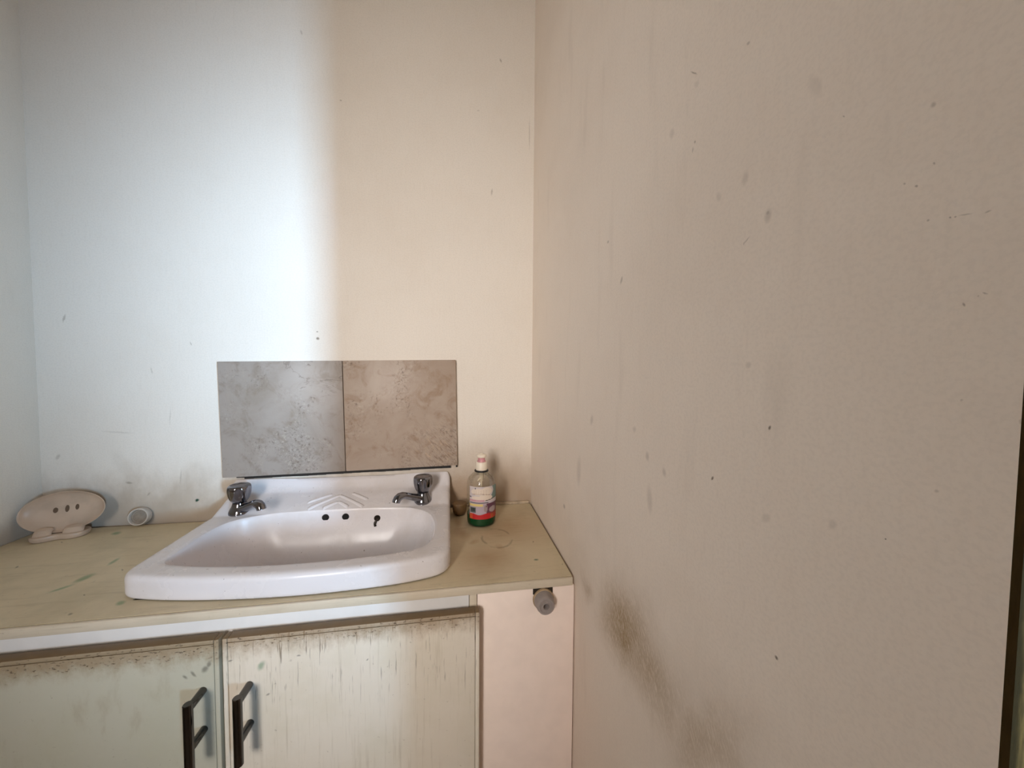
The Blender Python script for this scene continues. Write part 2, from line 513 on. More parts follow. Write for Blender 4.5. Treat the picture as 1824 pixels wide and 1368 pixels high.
# ------------------------------------------------------------------ vanity cabinet
YF = -0.398           # front edge of the worktop
DY0, DY1 = -0.4205, -0.4030   # door front and back


def cream_paint(name, axes, base, grain, green=None, dark=None, brown=None, topgrime=None, crackle=0.0, ring=None, tint=(150, 150, 120)):
    g = G(name, 0.5, spec=0.4)
    uv = g.uv(axes)
    nz_ = g.n('ShaderNodeSeparateXYZ', {0: g.n('ShaderNodeNewGeometry').outputs['Normal']}).outputs[2]
    col = lin(base)
    b1 = g.noise(uv, 7, 5, 0.6)
    col = g.mix(g.step(b1, 0.40, 0.68, 0, 0.45), col, lin(tint))
    gr = g.noise(g.scaled(uv, grain), 1.0, 4, 0.65)
    col = g.mix(g.step(gr, 0.52, 0.76, 0, 0.26), col, lin((136, 118, 86)))
    h = g.math('MULTIPLY', gr, 0.6)
    sp = g.noise(uv, 130, 3, 0.6)
    col = g.mix(g.step(sp, 0.66, 0.74, 0, 0.3), col, lin((112, 94, 70)))
    if crackle:
        cr = g.noise(g.scaled(uv, (230, 11, 1)), 1.0, 3, 0.7, 0.3)
        z = g.axis(2)
        zz = g.math('ADD', z, g.math('MULTIPLY', g.noise(g.scaled(uv, (40, 3, 1)), 1.0, 2), -0.10))
        m = g.math('MULTIPLY', g.step(cr, 0.60, 0.68), g.step(zz, -0.26, -0.09))
        m = g.math('MULTIPLY', m, g.step(nz_, 0.6, 0.3))
        col = g.mix(g.math('MULTIPLY', m, crackle), col, lin((98, 84, 66)))
        h = g.math('SUBTRACT', h, g.math('MULTIPLY', m, 0.8))
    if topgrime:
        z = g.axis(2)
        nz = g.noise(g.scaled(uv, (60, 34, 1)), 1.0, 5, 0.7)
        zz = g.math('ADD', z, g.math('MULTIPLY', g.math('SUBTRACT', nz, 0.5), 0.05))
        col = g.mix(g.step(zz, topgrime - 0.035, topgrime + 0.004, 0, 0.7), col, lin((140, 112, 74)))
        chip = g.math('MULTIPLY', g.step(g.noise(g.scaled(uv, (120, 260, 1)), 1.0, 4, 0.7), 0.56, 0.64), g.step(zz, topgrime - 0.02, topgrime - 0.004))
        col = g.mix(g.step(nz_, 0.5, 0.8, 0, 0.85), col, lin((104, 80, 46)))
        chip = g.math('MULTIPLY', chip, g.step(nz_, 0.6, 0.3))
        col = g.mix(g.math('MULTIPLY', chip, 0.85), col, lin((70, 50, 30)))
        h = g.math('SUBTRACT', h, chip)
    for lst, c, a in ((brown, (150, 104, 58), 0.50), (green, (66, 128, 84), 0.55), (dark, (60, 54, 46), 0.55)):
        if lst:
            uvj = g.jitter(uv, 90, 0.012 if lst is brown else 0.004)
            col = g.mix(g.spots(uvj, [t[:5] + (a,) for t in lst], -0.1 if lst is brown else 0.25), col, lin(c))
    if ring:
        m = g.n('ShaderNodeMapping', {'Vector': g.jitter(uv, 40, 0.008), 'Location': (ring[0], ring[1], 0), 'Rotation': (0, 0, ring[4]),
                                      'Scale': (ring[2], ring[3], 1)}, vector_type='TEXTURE').outputs[0]
        ln = g.n('ShaderNodeVectorMath', {0: m}, operation='LENGTH').outputs['Value']
        rg = g.math('MULTIPLY', g.step(ln, 0.84, 0.94), g.step(ln, 1.06, 0.97))
        col = g.mix(g.math('MULTIPLY', rg, g.step(g.noise(uv, 30, 2), 0.40, 0.60, 0, 0.42)), col, lin((92, 84, 62)))
    return g.done(col, g.step(b1, 0.3, 0.7, 0.42, 0.62), g.bump(h, 0.45, 0.0012))


M_top = cream_paint('worn_cream_worktop', (0, 1), (210, 195, 164), (9, 70, 1), WGREEN, WDARK, WBROWN, ring=RING, tint=(176, 166, 138))
M_lip = cream_paint('worn_cream_lipping', (0, 2), (210, 198, 178), (14, 420, 1), tint=(186, 174, 150))
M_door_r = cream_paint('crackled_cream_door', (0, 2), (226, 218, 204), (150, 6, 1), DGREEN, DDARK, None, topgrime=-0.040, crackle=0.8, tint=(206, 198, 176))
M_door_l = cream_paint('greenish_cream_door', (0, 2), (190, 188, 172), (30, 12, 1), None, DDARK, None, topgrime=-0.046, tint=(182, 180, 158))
M_rail = simple('clean_white_rail', (226, 224, 222), 0.4, var=0.06, scale=20)
M_panel = simple('pinkish_white_panel', (250, 233, 222), 0.45, var=0.04, scale=30)
M_dark = simple('cabinet_inside', (44, 34, 24), 0.9)
M_steel = G('brushed_dark_steel', 0.11, 1.0).done(lin((92, 90, 88)))

cab = empty('vanity_cabinet', (-0.61, -0.2, H0), 'cream painted vanity cabinet with two crackled doors under the worktop', 'cabinet')
boxpart('top_rail', (W + 0.001, -0.2036, YF + 0.002, YF + 0.022, -0.075, -0.0158), M_rail, cab, 0.0006, label='clean white rail under the worktop')
boxpart('stile', (-0.2026, -0.1893, YF + 0.002, YF + 0.022, H0 + 0.001, -0.0158), M_lip, cab, 0.0006)
bm = bmesh.new()
box(bm, -0.1882, -0.0022, YF + 0.0018, YF + 0.018, H0 + 0.001, -0.0158, 0.0006)
part('side_panel', bm, M_panel, cab, label='plain pinkish white end panel')
bm = bmesh.new()
box(bm, W + 0.001, W + 0.017, YF + 0.03, -0.01, H0 + 0.08, -0.02)
box(bm, W + 0.017, -0.20, -0.022, -0.010, H0 + 0.08, -0.13)
box(bm, W + 0.017, -0.20, YF + 0.03, -0.022, H0 + 0.08, H0 + 0.096)
box(bm, W + 0.001, -0.2036, YF + 0.03, YF + 0.045, H0 + 0.001, H0 + 0.079)
part('carcass', bm, M_dark, cab, smooth=False)


def make_handle(x, parent):
    y, zt, zb = -0.4545, -0.1045, -0.2125
    bm = bmesh.new()
    R = Matrix.Translation((x, y, zb))
    L = zt - zb
    lathe(bm, [(0.0056, 0), (0.0064, 0.0009), (0.0064, L - 0.0009), (0.0056, L)], 24, R)
    for z in (zt - 0.0095, zt - 0.0735):
        Mx = Matrix.Translation((x, DY0 - 0.0005, z)) @ Matrix.Rotation(PI / 2, 4, 'X')
        lathe(bm, [(0.0058, 0), (0.0058, -y + DY0 - 0.003)], 20, Mx)
    part('handle', bm, M_steel, parent, label='dark steel T-bar handle')


def make_door(x0, x1, mat, hx, edges):
    zt, zb = -0.0335, H0 + 0.085
    s = 0.0072
    bm = bmesh.new()
    box(bm, x0 + s + 0.0006, x1 - s - 0.0006, DY0, DY1, zb + s + 0.0006, zt - s - 0.0006, 0.0007)
    d = part('door', bm, mat, cab)
    for b in ((x0, x0 + s, zb, zt), (x1 - s, x1, zb, zt), (x0 + s + 0.0003, x1 - s - 0.0003, zt - s, zt), (x0 + s + 0.0003, x1 - s - 0.0003, zb, zb + s)):
        boxpart('edge_strip', (b[0], b[1], DY0 - 0.0006, DY1, b[2], b[3]), mat, d, 0.0016)
    make_handle(hx, d)
    return d


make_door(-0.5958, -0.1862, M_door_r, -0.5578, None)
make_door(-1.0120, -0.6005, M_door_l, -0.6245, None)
boxpart('filler_strip', (W + 0.001, -1.016, DY0 + 0.004, DY1, H0 + 0.085, -0.034), M_door_l, cab, 0.001)

# ------------------------------------------------------------------ worktop with the basin cut-out
wt = empty('worktop', (-0.61, -0.2, -0.016), 'worn cream painted board worktop with stains around the white basin', 'worktop')
bm = bmesh.new()
X0, X1, Y0, Y1 = W + 0.0022, -0.0052, YF + 0.0070, -0.0105
hx0, hx1, hy0, hy1 = -0.772, -0.262, -0.347, -0.05
for b in ((X0, hx0, Y0, Y1), (hx1, X1, Y0, Y1), (hx0, hx1, Y0, hy0), (hx0, hx1, hy1, Y1)):
    box(bm, b[0], b[1], b[2], b[3], -0.0155, 0.0)
bmesh.ops.remove_doubles(bm, verts=bm.verts[:], dist=1e-5)
part('board', bm, M_top, wt, smooth=False)
boxpart('edge_strip', (X0, X1, YF, YF + 0.0058, -0.0155, -0.0002), M_lip, wt, 0.0013, label='worn lipping along the front edge')
M_batten = simple('flaked_white_batten', (196, 176, 150), 0.6, var=0.35, scale=60)
boxpart('back_strip', (-0.232, -0.0075, -0.0066, -0.0012, -0.004, 0.0065), M_batten, wt, 0.0012, label='thin flaked strip along the wall')

# ------------------------------------------------------------------ washbasin


def interp(x, xs, ys):
    if x <= xs[0]:
        return ys[0]
    for a in range(len(xs) - 1):
        if x <= xs[a + 1]:
            t = (x - xs[a]) / (xs[a + 1] - xs[a])
            return ys[a] + t * (ys[a + 1] - ys[a])
    return ys[-1]


def deck_z(y):
    return interp(y, [-0.4, -0.1, -0.090, -0.026, -0.010, -0.004], [0.0425, 0.0445, 0.0490, 0.0758, 0.1085, 0.1105])


outer = roundpoly([(-0.797, -0.004), (-0.239, -0.004), (-0.2375, -0.352), (-0.31, -0.374), (-0.42, -0.383), (-0.52, -0.384), (-0.62, -0.377), (-0.72, -0.363), (-0.798, -0.343)],
                  [0.006, 0.006, 0.032, 0.05, 0.05, 0.05, 0.05, 0.05, 0.03], 8)
inner = roundpoly([(-0.757, -0.19), (-0.742, -0.128), (-0.685, -0.0985), (-0.60, -0.0955), (-0.5165, -0.0955), (-0.43, -0.0965), (-0.34, -0.102), (-0.288, -0.142), (-0.2715, -0.205),
                   (-0.2715, -0.275), (-0.286, -0.318), (-0.345, -0.336), (-0.435, -0.345), (-0.52, -0.347), (-0.605, -0.342), (-0.69, -0.330), (-0.757, -0.310)],
                  [0.03, 0.03, 0.03, 0.03, 0.03, 0.03, 0.03, 0.04, 0.03, 0.03, 0.025, 0.03, 0.03, 0.03, 0.03, 0.03, 0.022], 6)
CEN = Vector((-0.5165, -0.205))


def ray(poly, a):
    d = Vector((math.cos(a), math.sin(a)))
    best = 0
    for i in range(len(poly)):
        p, q = poly[i] - CEN, poly[(i + 1) % len(poly)] - CEN
        e = q - p
        den = d.x * e.y - d.y * e.x
        if abs(den) < 1e-12:
            continue
        t = (p.x * e.y - p.y * e.x) / den
        s = (p.x * d.y - p.y * d.x) / den
        if t > 0 and -1e-9 <= s <= 1 + 1e-9:
            best = max(best, t)
    return CEN + d * best


NA = 240
# equal spacing along the outer edge gives the rays
per = []
tot = 0
for i in range(len(outer)):
    e = (outer[(i + 1) % len(outer)] - outer[i]).length
    per.append((tot, e, i))
    tot += e
RO, RI = [], []
for k in range(NA):
    s = tot * k / NA
    for a, e, i in per:
        if a <= s <= a + e + 1e-9 and e > 1e-9:
            p = outer[i] + (outer[(i + 1) % len(outer)] - outer[i]) * ((s - a) / e)
            break
    ang = math.atan2(p.y - CEN.y, p.x - CEN.x)
    RO.append(p)
    RI.append(ray(inner, ang))


def sm(t):
    return t * t * (3 - 2 * t)


def edge_r(p):
    return 0.010 + 0.010 * min(max((p.y + 0.12) / 0.1, 0), 1)


def rim_h(p, d):
    r = edge_r(p)
    return 0 if d >= r else r * (1 - math.sqrt(max(0, 1 - (1 - d / r) ** 2)))


rings = [[(p.x, p.y, 0.0022) for p in [CEN + (p - CEN) * 0.980 for p in RO]],
         [(p.x, p.y, 0.0045) for p in [CEN + (p - CEN) * 0.993 for p in RO]],
         [(p.x, p.y, 0.0085) for p in RO],
         [(p.x, p.y, 0.016) for p in RO]]
rings.append([(p.x, p.y, max(0.0165, deck_z(p.y) - edge_r(p))) for p in RO])
for f in (0.04, 0.12, 0.25, 0.42, 0.65, 1.0):
    rg = []
    for p, q in zip(RO, RI):
        L = (q - p).length
        d = f * edge_r(p)
        c = p + (q - p) * (d / L)
        rg.append((c.x, c.y, deck_z(c.y) - rim_h(p, d)))
    rings.append(rg)
for t in (0.12, 0.24, 0.36, 0.48, 0.6, 0.72, 0.82, 0.90, 0.95, 0.98, 0.995):
    rg = []
    for p, q in zip(RO, RI):
        L = (q - p).length
        d0 = edge_r(p)
        c = p + (q - p) * ((d0 + (L - d0) * t) / L)
        lip = 0.0016 * sm(max(0, (t - 0.80) / 0.2))
        rg.append((c.x, c.y, deck_z(c.y) + 0.0004 - lip))
    rings.append(rg)
BC = Vector((-0.5165, -0.215))
for s, z in ((1.0, 0.0432), (0.9945, 0.0415), (0.988, 0.0370), (0.980, 0.028), (0.968, 0.016), (0.950, 0.003), (0.915, -0.012), (0.87, -0.028), (0.80, -0.044), (0.70, -0.059), (0.55, -0.073),
             (0.38, -0.083), (0.2, -0.088), (0.075, -0.091)):
    rg = []
    for q in RI:
        c = BC + (q - BC) * s
        lift = (deck_z(q.y) - 0.0445) * max(0, (s - 0.93) / 0.07)
        rg.append((c.x, c.y, z + lift))
    rings.append(rg)
bm = bmesh.new()
loft(bm, rings, False, True)


def mk_ceramic():
    g = G('white_glazed_ceramic', 0.3, spec=0.35)
    nz = g.noise(g.pos(), 14, 4, 0.6)
    col = g.mix(g.step(nz, 0.45, 0.7, 0, 0.35), lin((222, 218, 220)), lin((202, 194, 188)))
    sp = g.noise(g.pos(), 170, 2, 0.5)
    col = g.mix(g.step(sp, 0.735, 0.76, 0, 0.6), col, lin((110, 92, 74)))
    return g.done(col, g.step(nz, 0.3, 0.7, 0.20, 0.34))


M_cer = mk_ceramic()
bas = empty('washbasin', (-0.5165, -0.2, 0.0), 'white ceramic washbasin with two chrome taps let into the worktop', 'washbasin')
part('bowl', bm, M_cer, bas, auto=60)

# chevron relief on the tap ledge
bm = bmesh.new()


def ridge(a, b, w=0.0048, hgt=0.0028):
    a, b = Vector(a), Vector(b)
    n_ = 10
    t = (b - a).normalized()
    sd = Vector((-t.y, t.x))
    prof = [(-1, -0.9), (-0.72, 0.45), (-0.3, 0.95), (0, 1.0), (0.3, 0.95), (0.72, 0.45), (1, -0.9)]
    rr = []
    for i in range(n_ + 1):
        p = a + (b - a) * (i / n_)
        e = min(1, min(i, n_ - i) / 1.5 + 0.15)
        ring = []
        for u, v in prof:
            c = p + sd * u * w
            ring.append((c.x, c.y, deck_z(c.y) + 0.0004 + hgt * (v if v < 0 else v * e)))
        rr.append(ring)
    loft(bm, rr, True, True, closed=False)


for a, b in (((-0.5225, -0.0515), (-0.5865, -0.0915)), ((-0.5225, -0.0515), (-0.4560, -0.0930)),
             ((-0.5199, -0.0736), (-0.5520, -0.0920)), ((-0.5199, -0.0736), (-0.4920, -0.0915)),
             ((-0.5424, -0.0474), (-0.5943, -0.0715)), ((-0.4926, -0.0468), (-0.4495, -0.0710))):
    ridge(a, b)
part('chevron_relief', bm, M_cer, bas, auto=70)

# overflow holes, chain stay, waste on the bowl
M_black = simple('dark_hole', (10, 9, 9), 0.5)
M_chrome = G('worn_chrome', 0.09, 1.0).done(lin((136, 136, 142)))
M_brass = simple('tarnished_metal', (66, 60, 54), 0.35, 1.0)


def bowl_back(x, z):
    """y of the bowl's back wall at height z."""
    q = ray(inner, math.atan2(0.11, x - CEN.x))
    s = interp(z, [-0.012, 0.003, 0.016, 0.028, 0.037], [0.915, 0.950, 0.968, 0.980, 0.988])
    return BC.y + (q.y - BC.y) * s


for x, z in ((-0.5435, 0.0265), (-0.4965, 0.0255)):
    bm = bmesh.new()
    y = bowl_back(x, z)
    Mx = Matrix.Translation((x, y - 0.0012, z)) @ Matrix.Rotation(PI / 2 + 0.12, 4, 'X')
    lathe(bm, [(0.0, 0.0006), (0.0076, 0.0004), (0.0084, -0.0006), (0.0084, -0.004)], 28, Mx)
    part('overflow_hole', bm, M_black, bas)
bm = bmesh.new()
x, z = -0.4205, 0.0185
y = bowl_back(x, z) - 0.001
Mx = Matrix.Translation((x, y, z)) @ Matrix.Rotation(PI / 2, 4, 'X')
prof = []
lathe(bm, [(0.0022, 0.0), (0.0050, 0.0008), (0.0074, 0.0006), (0.0080, -0.0008), (0.0074, -0.003)], 28, Mx)
sweep(bm, [Vector((x - 0.002, y - 0.002, z - 0.004)), Vector((x - 0.0045, y - 0.004, z - 0.010)), Vector((x - 0.0055, y - 0.004, z - 0.014)), Vector((x - 0.004, y - 0.003, z - 0.018))],
      [(0.0022, 0.0022), (0.0034, 0.003), (0.0024, 0.0024), (0.0034, 0.003)], 12, Vector((0, 1, 0)))
part('chain_stay', bm, M_brass, bas, label='dark metal eyelet for the plug chain')
bm = bmesh.new()
lathe(bm, [(0.0, 0.0005), (0.012, 0.0012), (0.020, 0.0016), (0.022, 0.0002), (0.022, -0.004)], 32, Matrix.Translation((BC.x, BC.y, -0.0908)))
part('waste', bm, M_chrome, bas, label='chrome waste ring')


def make_tap(bx, by, dirv, turn):
    z0 = deck_z(by)
    d = Vector(dirv).normalized()
    T = Matrix.Translation((bx, by, z0))
    bm = bmesh.new()
    lathe(bm, [(0.0235, -0.0165), (0.0235, -0.004), (0.0228, -0.001), (0.0205, 0.004), (0.0178, 0.009), (0.0160, 0.013), (0.0150, 0.0165), (0.0146, 0.019), (0.0125, 0.0195), (0.0115, 0.021)], 36, T)
    tap = part('tap', bm, M_chrome, bas, label='chrome pillar tap with a fluted knob')
    # spout
    bm = bmesh.new()
    P = []
    R = []
    b = Vector((bx, by, z0))
    for s, zz, rw, rh in ((0.004, 0.003, 0.0145, 0.0115), (0.016, 0.0065, 0.0138, 0.0110), (0.030, 0.0125, 0.0118, 0.0094), (0.044, 0.0188, 0.0106, 0.0086), (0.055, 0.0236, 0.0103, 0.0084),
                          (0.064, 0.0262, 0.0104, 0.0088), (0.0718, 0.0256, 0.0106, 0.0094), (0.0780, 0.0222, 0.0106, 0.0096), (0.0815, 0.0170, 0.0102, 0.0094), (0.0824, 0.0138, 0.0100, 0.0092)):
        P.append(b + d * s + Vector((0, 0, zz)))
        R.append((rw, rh))
    rr = []
    for i, p in enumerate(P):
        t = (P[min(i + 1, len(P) - 1)] - P[max(i - 1, 0)]).normalized()
        sd = Vector((-d.y, d.x, 0))
        u = t.cross(sd).normalized()
        rr.append([p + sd * R[i][0] * math.cos(2 * PI * k / 24) + u * R[i][1] * math.sin(2 * PI * k / 24) for k in range(24)])
    # hollow mouth
    last = rr[-1]
    c = P[-1]
    rr.append([c + (q - c) * 0.78 for q in last])
    rr.append([c + (q - c) * 0.74 + Vector((0, 0, 0.006)) for q in last])
    loft(bm, rr, True, True)
    part('spout', bm, M_chrome, tap)
    # fluted knob
    bm = bmesh.new()

    def flute(a, z):
        w = min(max((z - 0.024) / 0.008, 0), 1) * min(max((0.0590 - z) / 0.006, 0), 1)
        return 1 - 0.085 * w * max(0, math.cos(6 * (a + turn))) ** 0.7

    lathe(bm, [(0.0110, 0.0205), (0.0150, 0.0212), (0.0178, 0.0240), (0.0205, 0.0290), (0.0228, 0.0360), (0.0242, 0.0440), (0.0246, 0.0510), (0.0243, 0.0560), (0.0232, 0.0592),
               (0.0212, 0.0612), (0.0190, 0.0620), (0.0172, 0.0614), (0.0160, 0.0600), (0.0080, 0.0597), (0.0, 0.0597)], 72, T, flute)
    part('knob', bm, M_chrome, tap)


make_tap(-0.7425, -0.0825, (0.80, -0.52, 0), 0.15)
make_tap(-0.3090, -0.0775, (-0.72, -0.66, 0), 0.35)

# ------------------------------------------------------------------ soap bottle
bx, by = -0.1585, -0.1205
BT = Matrix.Translation((bx, by, 0.0006))


def mk_clear():
    g = G('clear_plastic', 0.08)
    tr = g.n('ShaderNodeBsdfTransparent', {0: (0.95, 0.955, 0.94, 1)})
    gl = g.n('ShaderNodeBsdfGlossy', {0: (1, 1, 1, 1), 1: 0.10})
    lw = g.n('ShaderNodeLayerWeight', {0: 0.35})
    mx = g.n('ShaderNodeMixShader', {0: g.math('MULTIPLY', lw.outputs['Fresnel'], 0.45), 1: tr.outputs[0], 2: gl.outputs[0]})
    g.nt.links.new(mx.outputs[0], g.nt.nodes['Material Output'].inputs[0])
    return g.mat


M_clear = mk_clear()
M_liq = simple('green_soap', (6, 66, 36), 0.12)
M_cap = simple('ivory_plastic', (238, 226, 208), 0.4)
M_pink = simple('pink_plastic', (214, 150, 156), 0.4, var=0.25, scale=160)
M_ring = simple('black_collar', (20, 17, 16), 0.5)
M_tube = simple('milky_tube', (222, 206, 180), 0.4)
bot = empty('soap_bottle', (bx, by, 0.0), 'clear pump soap bottle with a little green soap and a printed label', 'soap bottle')
bm = bmesh.new()
lathe(bm, [(0.030, 0.0), (0.0345, 0.001), (0.0368, 0.004), (0.0374, 0.009), (0.0374, 0.094), (0.0370, 0.103), (0.0354, 0.112), (0.0322, 0.1195), (0.0270, 0.1255), (0.0205, 0.1298), (0.0160, 0.1318), (0.0150, 0.1335), (0.0150, 0.137)], 56, BT, cap1=False)
part('bottle_body', bm, M_clear, bot)
bm = bmesh.new()
lathe(bm, [(0.029, 0.0012), (0.0335, 0.0022), (0.0358, 0.005), (0.0364, 0.010), (0.0364, 0.0275), (0.0355, 0.0282), (0.0, 0.0282)], 48, BT)
part('liquid', bm, M_liq, bot, label='green liquid soap at the bottom')
bm = bmesh.new()
lathe(bm, [(0.0152, 0.1335), (0.0176, 0.1340), (0.0182, 0.1355), (0.0176, 0.1372), (0.0140, 0.1376)], 40, BT)
part('collar_ring', bm, M_ring, bot)
bm = bmesh.new()
lathe(bm, [(0.0139, 0.1378), (0.0146, 0.1384), (0.0146, 0.1575), (0.0136, 0.1590), (0.0092, 0.1592)], 36, BT, lambda a, z: 1 + 0.012 * math.cos(24 * a))
part('collar', bm, M_cap, bot)
bm = bmesh.new()
lathe(bm, [(0.0112, 0.1592), (0.0104, 0.1615), (0.0090, 0.1650), (0.0092, 0.1700)], 28, BT)
part('pump_neck', bm, M_pink, bot, label='pink pump neck')
bm = bmesh.new()
lathe(bm, [(0.0085, 0.1698), (0.0116, 0.1704), (0.0126, 0.1725), (0.0124, 0.1755), (0.0108, 0.1775), (0.0060, 0.1784), (0.0046, 0.1800), (0.0030, 0.1806), (0.0, 0.1806)], 32, BT)
part('pump_head', bm, M_cap, bot)
bm = bmesh.new()
lathe(bm, [(0.0062, 0.1376), (0.0062, 0.116), (0.0045, 0.1135), (0.0045, 0.108), (0.0026, 0.107), (0.0026, 0.0285)], 20, BT)
sweep(bm, [Vector((bx - 0.002, by - 0.002, 0.1165)), Vector((bx - 0.007, by - 0.005, 0.1135)), Vector((bx - 0.0105, by - 0.0065, 0.1105))], [(0.0030, 0.0040), (0.0026, 0.0030), (0.0014, 0.0016)], 10)
part('dip_tube', bm, M_tube, bot)

# printed label: colours printed on a curved sheet
LA0, LA1, LZ0, LZ1 = math.radians(-145), math.radians(-18), 0.0225, 0.1045
NU, NV = 64, 84


def inr(u, v, a, b, c, d):
    return a <= u <= b and c <= v <= d


def label_rgb(u, v):
    rnd = random.random()
    c = (206, 196, 206)
    if v > 0.53:
        c = (216, 204, 204)
        if u > 0.70 + 0.10 * math.sin(v * 9) and v > 0.60:
            c = (120, 146, 142)
        for cu, cv, ru, rv in ((0.32, 0.84, 0.26, 0.10), (0.56, 0.86, 0.18, 0.12), (0.52, 0.66, 0.24, 0.09), (0.28, 0.65, 0.20, 0.06)):
            if ((u - cu) / ru) ** 2 + ((v - cv) / rv) ** 2 < 1:
                c = (238, 222, 206)
        if abs(v - (0.745 + 0.03 * math.sin(u * 5))) < 0.008 and 0.08 < u < 0.66:
            c = (180, 150, 130)
        # small unreadable strokes of the lettering
        if 0.78 < v < 0.90 and 0.16 < u < 0.60 and (int(u * 40) % 3 == 0) and rnd > 0.35:
            c = (222, 202, 186)
        if inr(u, v, 0.0, 0.07, 0.66, 0.70) or inr(u, v, 0.20, 0.22, 0.92, 0.97):
            c = (96, 84, 100)
    if 0.545 < v + 0.0 < 0.60 and u < 0.50:
        c = (212, 146, 158) if (int(u * 44) % 2 == 0) else (214, 176, 180)
    arc = 0.565 + 0.16 * max(0, u - 0.45) ** 1.2
    if abs(v - arc) < 0.011 and u > 0.5:
        c = (70, 58, 48)
    if abs(v - (0.505 + 0.05 * (u - 0.3) ** 2)) < 0.013 and 0.03 < u < 0.62:
        c = (44, 36, 48)
    if v < 0.485:
        c = (186, 170, 182)
        if u > 0.56:
            c = (104, 64, 84) if v > 0.20 else (140, 60, 60)
        if ((u - 0.78) / 0.14) ** 2 + ((v - 0.28) / 0.09) ** 2 < 1:
            c = (176, 160, 160)
        if ((u - 0.53) / 0.06) ** 2 + ((v - 0.33) / 0.11) ** 2 < 1:
            c = (166, 148, 146)
        if ((u - 0.55) / 0.018) ** 2 + ((v - 0.39) / 0.018) ** 2 < 1:
            c = (60, 36, 36)
    if inr(u, v, 0.0, 0.44, 0.40, 0.465):
        c = (232, 208, 130)
    if inr(u, v, 0.03, 0.22, 0.20, 0.36):
        c = (92, 98, 96)
    if inr(u, v, 0.06, 0.20, 0.25, 0.34) and int(u * 60) % 3:
        c = (34, 32, 36)
    if v < 0.155 + 0.02 * math.sin(u * 14):
        c = (196, 34, 40)
        if u < 0.12 or (0.70 < u < 0.78):
            c = (206, 82, 44)
        if u > 0.66 and int(u * 34) % 3 == 0:
            c = (150, 92, 52)
    return c


bm = bmesh.new()
cl = bm.verts.layers.float_color.new('print')
grid = []
for i in range(NU + 1):
    col_ = []
    for j in range(NV + 1):
        u, v = i / NU, j / NV
        a = LA0 + (LA1 - LA0) * u
        vt = bm.verts.new((bx + 0.0378 * math.cos(a), by + 0.0378 * math.sin(a), LZ0 + (LZ1 - LZ0) * v))
        vt[cl] = lin(tuple(k_ * 0.93 for k_ in label_rgb(u, v)))
        col_.append(vt)
    grid.append(col_)
for i in range(NU):
    for j in range(NV):
        bm.faces.new((grid[i][j], grid[i + 1][j], grid[i + 1][j + 1], grid[i][j + 1]))
g = G('printed_label', 0.45)
at = g.n('ShaderNodeAttribute', attribute_name='print')
M_label = g.done(at.outputs['Color'])
part('paper_label', bm, M_label, bot, label='printed label with a red foot and white cloud shapes')

# ------------------------------------------------------------------ soap dish leaning in the corner
M_dish = simple('aged_pink_beige_plastic', (202, 178, 156), 0.4, var=0.16, scale=26)
M_slot = simple('slot_shade', (104, 84, 66), 0.8)
dish = empty('soap_dish', (-1.125, -0.06, 0.0), 'oval beige plastic soap dish tilted up in the left corner of the worktop', 'soap dish')
DC = Vector((-1.1345, -0.0470, 0.0570))
DU = Vector((0.153, 0.033, 0.006)).normalized()
DV = Vector((0.02, 0.030, 0.094))
DV = (DV - DU * DV.dot(DU)).normalized()
DN = DU.cross(DV).normalized()   # towards the camera
if DN.y > 0:
    DN = -DN
A_, B_ = 0.0750, 0.0455


def dp(u, v, n):
    return DC + DU * u + DV * v + DN * n


bm = bmesh.new()
rr = []
for f, n_ in ((0.0, -0.0150), (0.45, -0.0148), (0.75, -0.0120), (0.92, -0.0060), (0.985, 0.0006), (1.0, 0.0020), (1.005, 0.0032), (0.995, 0.0040), (0.975, 0.0034), (0.955, 0.0012), (0.90, -0.0030), (0.74, -0.0078), (0.5, -0.0102), (0.25, -0.0108), (0.0, -0.0109)):
    rr.append([dp(max(f, 0.003) * A_ * math.cos(2 * PI * k / 72), max(f, 0.003) * B_ * math.sin(2 * PI * k / 72), n_) for k in range(72)])
loft(bm, rr, True, True)
part('tray', bm, M_dish, dish)
for u, v, ru, rv, tl in ((-0.0195, 0.0050, 0.0044, 0.0062, 0.15), (0.0005, 0.0060, 0.0036, 0.0080, 0.0), (0.0180, 0.0070, 0.0034, 0.0066, 0.1)):
    bm = bmesh.new()
    r2_ = []
    for f, n_ in ((0.02, -0.0101), (0.7, -0.0101), (1.0, -0.0104), (1.0, -0.0112)):
        ring = []
        for k in range(20):
            a = 2 * PI * k / 20
            ring.append(dp(u + f * ru * math.cos(a), v + f * rv * math.sin(a), n_))
        r2_.append(ring)
    loft(bm, r2_, True, True)
    part('drain_slot', bm, M_slot, dish)
# peanut shaped foot
bm = bmesh.new()
FD = Vector((0.150, 0.050, 0)).normalized()
FP = Vector((-FD.y, FD.x, 0))
FC = Vector((-1.1330, -0.0560, 0.0))


def peanut(sc):
    pts = []
    for k in range(64):
        a = 2 * PI * k / 64
        rx = 0.0475 * math.cos(a)
        ry = (0.0235 + 0.0055 * math.cos(2 * a + 0.0)) * math.sin(a)
        w = 1 - 0.30 * math.exp(-((rx / 0.014) ** 2))
        pts.append(FC + FD * rx * sc + FP * ry * w * sc * 1.35)
    return pts


